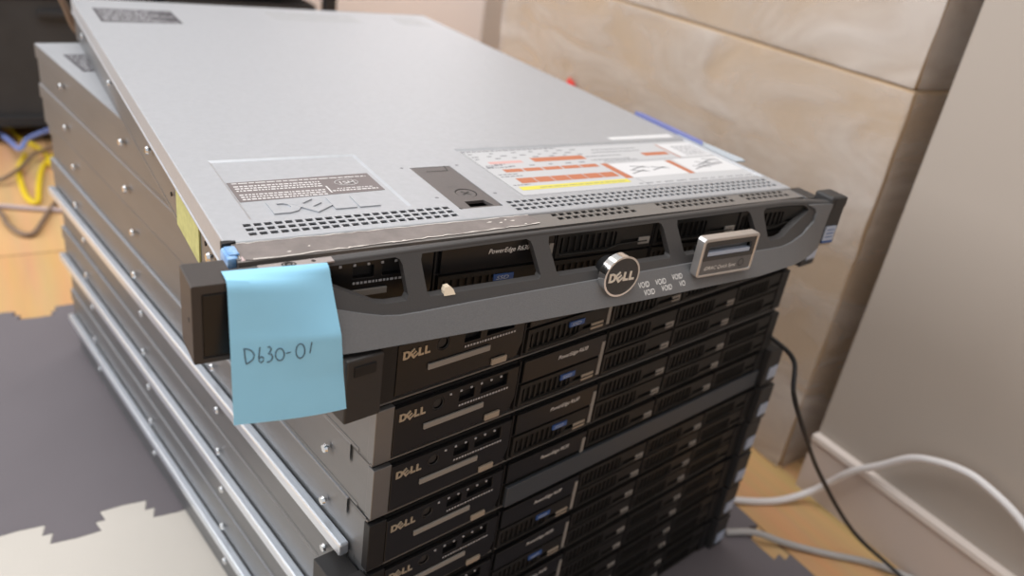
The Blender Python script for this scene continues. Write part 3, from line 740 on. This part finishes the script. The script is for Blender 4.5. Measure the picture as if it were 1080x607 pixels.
cable('power_cord', [(-150, 1180, -4), (-104, 1122, -4), (-93, 1062, -4), (-77, 1020, -4), (-59, 1014, -4), (-41, 1065, -4), (-28, 1108, -4), (0, 1180, -4)], 4, 'brown_cord', 'brown cord curving below the pinkish one on the wood floor')
cable('power_cord', [(-120, 1270, -4), (-90, 1250, 4), (-60, 1290, 8), (-48, 1320, 8), (-25, 1375, 8), (40, 1440, 8)], 4, 'brown_cord', 'brown cord passing under the yellow loop')
cable('power_cord', [(30, 668, 370), (24, 702, 372), (6, 717, 385), (-2, 717, 408), (-9, 717, 428), (-18, 720, 470), (-34, 732, 560)], 3.6, 'brown_cord', 'brown cord rising behind the rear left corner of the top server')
cable('power_cord', [(60, 668, 372), (48, 688, 373), (24, 697, 384), (11, 697, 402), (5, 697, 426), (2, 697, 470), (0, 700, 560)], 4.2, 'black_cord', 'black cord rising behind the rear left corner of the top server')

# ------------------------------------------------------------------ foam mats
def jag(a, b, n, amp):
    """interlocking tooth line from a to b"""
    a = Vector(a); b = Vector(b); d = (b - a) / n; nrm = Vector((-d.y, d.x)).normalized() * amp; out = []
    for i in range(n):
        p = a + d * i; s = 1 if i % 2 == 0 else -1
        if i in (0, n - 1): s *= 1
        out += [p + d * .10, p + d * .02 + nrm * s * .9, p + d * .5 + nrm * s, p + d * .98 + nrm * s * .9, p + d * .90]
    return [a] + out + [b]
X0, X1, X2 = -325, 128, 578
e_ad = jag((X0, 297), (X1, 297), 10, 15)       # between dark (far) and cream (near)
e_top = jag((X0, 738), (X1, 738), 10, 13)
e_mid = jag((X1, -160), (X1, 297), 10, 13)
e_mid2 = jag((X1, 297), (X1, 738), 10, 13)
e_right = jag((X2, -395), (X2, 62), 10, 13)
e_wbot = jag((X0, -160), (X1, -160), 10, 13)
def mat_tile(name, loop, mat, label):
    c = sum((Vector(p) for p in loop), Vector((0, 0))) / len(loop)
    g = G((c.x, c.y, -10)); g.prism([tuple(p) for p in loop], [], flat(0), 0, -10)
    o = g.build(name, M[mat], loc=(c.x * MM, c.y * MM, -.010), bevel=1.2); return tag(o, label, 'floor mat')
mat_tile('foam_floor_mat', e_ad + e_mid2[1:] + list(reversed(e_top))[1:] + [(X0, 738)], 'matdark', 'dark brown-grey jigsaw foam mat at the left, between wood floor and cream mat')
mat_tile('foam_floor_mat', [(X0, -160)] + e_wbot[1:] + e_mid[1:] + list(reversed(e_ad))[1:-1] + [(X0, 297)], 'matwhite', 'cream jigsaw foam mat in the lower left corner')
e_r2 = [Vector(p) for p in jag((X1 + 16, 62), (X2, 62), 9, 13)]
mat_tile('foam_floor_mat', [Vector((X1 + 16, -395)), Vector((X2, -395))] + e_right[1:] + list(reversed(e_r2))[1:], 'matdark', 'dark jigsaw foam mat at the right foot of the stack')
mat_tile('foam_floor_mat', e_r2 + [Vector((X2, 512)), Vector((X1 + 16, 512))], 'matdark', 'dark jigsaw foam mat hidden under the rear right of the stack')

# ------------------------------------------------------------------ room
def sbox(name, mat, x0, x1, y0, y1, z0, z1, bevel=0):
    c = ((x0 + x1) / 2, (y0 + y1) / 2, z0)
    g = G(c); g.box(x0, x1, y0, y1, z0, z1)
    return structure(g.build(name, M[mat], loc=tuple(q * MM for q in c), bevel=bevel))
sbox('floor', 'wood', -2400, 2400, -2600, 2700, -60, -10)
sbox('wall_right', 'wall', 714, 830, -2600, 58, -10, 2400)
sbox('wall_back', 'wallback', -2400, 2400, 2300, 2400, -10, 2400)
sbox('wall_alcove', 'wall', 1500, 1600, 54, 2300, -10, 2400)
sbox('baseboard_right', 'skirting', 705, 714, -2600, 57, -10, 62)
sbox('trim_1', 'skirttop', 702, 714, -2600, 58, 62, 70, 1)

# cardboard boxes wrapped in clear film
def carton(x0, x1, y0, y1, z0, z1, label):
    c = ((x0 + x1) / 2, (y0 + y1) / 2, z0); root = empty('cardboard_box', c)
    g = G(c); g.box(x0, x1, y0, y1, z0, z1, 4); g.build('carton', M['card'], root)
    # film: loose skin with a little sag
    g = G(c); r = random.Random(int(z0) + 9); nu, nv = 30, 16
    def skin(fn):
        vs = [fn(i / nu, j / nv) for j in range(nv + 1) for i in range(nu + 1)]
        g.add(vs, [(j * (nu + 1) + i, j * (nu + 1) + i + 1, (j + 1) * (nu + 1) + i + 1, (j + 1) * (nu + 1) + i) for j in range(nv) for i in range(nu)])
    skin(lambda u, v: (x0 - 3 - r.uniform(0, 4), lerp(y0 - 3, y1 + 3, u), lerp(z0 + 2, z1 - 2, v)))
    skin(lambda u, v: (lerp(x0 - 3, x1 + 3, u), y0 - 3 - r.uniform(0, 4), lerp(z0 + 2, z1 - 2, v)))
    g.build('stretch_film', M['film'], root, smooth=True)
    return tag(root, label, 'box', 'film-wrapped cartons by the right wall')
b1 = carton(712, 1240, 92, 894, -9.5, 480, 'large brown carton under clear stretch film, standing on the floor below the other one')
b2 = carton(713, 1240, 94, 890, 480.5, 1000, 'large brown carton under clear stretch film, the upper one of the two')
pr = G(((712 + 1240) / 2, (92 + 894) / 2, -9.5)); pr.prism([(622, 318), (700, 320), (700, 330), (672, 334), (664, 346), (650, 342), (642, 330)], [], lambda u, v, w: (704 - w, u, v), .6, 0)
M['red'] = new_mat('red_print', (.75, .06, .05), .5)
rm = pr.build('red_mark', M['red'], b1); rm['label'] = 'red mark on the side'

# black shelf unit against the far left
def shelf():
    c = (60, 1640, -10); root = empty('shelf_unit', c)
    for x in (-560, 600):
        for y in (1480, 1850):
            g = G(c); g.box(x - 14, x + 14, y - 14, y + 14, -10, 900, 2); g.build('post', M['shelf'], root)
    for z in (28, 330, 640):
        g = G(c); g.box(-560, 600, 1478, 1850, z, z + 22, 2); g.build('shelf_board', M['shelf'], root)
    g = G(c); g.box(-560, 600, 1852, 1858, -10, 900); g.build('back_panel', M['shelf'], root)
    return tag(root, 'black shelf unit along the far left behind the stack', 'shelf')
shelf()
def bin_box(x0, x1, z0, z1, mat, label, name='storage_bin', y0=1490, y1=1840):
    c = ((x0 + x1) / 2, (y0 + y1) / 2, z0); root = empty(name, c)
    g = G(c); t = 4; g.prism(rrect(x0, x1, y0, y1, 12), [rrect(x0 + t, x1 - t, y0 + t, y1 - t, 9)], flat(z0), z1 - z0, 0); g.box(x0 + 3, x1 - 3, y0 + 3, y1 - 3, z0, z0 + 5)
    g.build('body', M[mat], root)
    g = G(c); g.prism(rrect(x0 - 5, x1 + 5, y0 - 5, y1 + 5, 14), [], flat(z1), 14, 0); g.build('lid', M[mat], root)
    g = G(c); g.box((x0 + x1) / 2 - 40, (x0 + x1) / 2 + 40, y0 - 10, y0 - 1, z1 - 40, z1 - 26, 2); g.build('handle', M['shelf'], root)
    tag(root, label, 'bin')
bin_box(-520, -150, 50.5, 270, 'bin', 'charcoal lidded bin at the left end of the lower shelf')
bin_box(-120, 220, 50.5, 285, 'bin', 'charcoal lidded bin in the middle of the lower shelf')
bin_box(250, 570, 50.5, 280, 'bin', 'charcoal lidded bin at the right end of the lower shelf')

# ------------------------------------------------------------------ light
w = bpy.data.worlds.new('room_light'); SC.world = w; w.use_nodes = True
bg = w.node_tree.nodes['Background']; bg.inputs['Color'].default_value = (.985, .99, 1, 1); bg.inputs['Strength'].default_value = .66
def area(name, loc, target, sx, sy, power, col):
    l = bpy.data.lights.new(name, 'AREA'); l.shape = 'RECTANGLE'; l.size = sx; l.size_y = sy; l.energy = power; l.color = col
    o = bpy.data.objects.new(name, l); COL.objects.link(o); o.location = loc
    o.rotation_euler = (Vector(target) - Vector(loc)).to_track_quat('-Z', 'Y').to_euler(); return o
area('ceiling_lamp', (-.2, .5, 2.3), (.0, .3, .4), 1.8, 1.8, 40, (1, .985, .96))
area('back_wall_fill', (1.35, 1.75, 1.5), (1.0, 2.3, .2), .35, .35, 9, (1, .985, .985))  # unseen fill lamp, added only to brighten the back wall
area('window_daylight', (-2.2, 1.3, 1.5), (0, .8, .2), 1.8, 1.5, 52, (.95, .975, 1))

# ------------------------------------------------------------------ camera
cam = bpy.data.cameras.new('camera'); co = bpy.data.objects.new('camera', cam); COL.objects.link(co)
cam.sensor_width = 36; cam.sensor_fit = 'HORIZONTAL'; cam.lens = 850.0502747676111 / 1080 * 36
co.location = (-92.87515 * MM, -387.90383 * MM, (184.36982 + BASE) * MM)
co.rotation_mode = 'XYZ'; co.rotation_euler = (1.1021010047431303, -0.13939389812245317, -0.5485290202100829)
cam.clip_start = .02; cam.clip_end = 50
cam.dof.use_dof = True; cam.dof.focus_distance = .475; cam.dof.aperture_fstop = 5.6
SC.camera = co
vs_ = SC.view_settings; vs_.view_transform = 'Standard'; vs_.look = 'None'; vs_.exposure = 0.; vs_.gamma = 1; vs_.use_curve_mapping = False
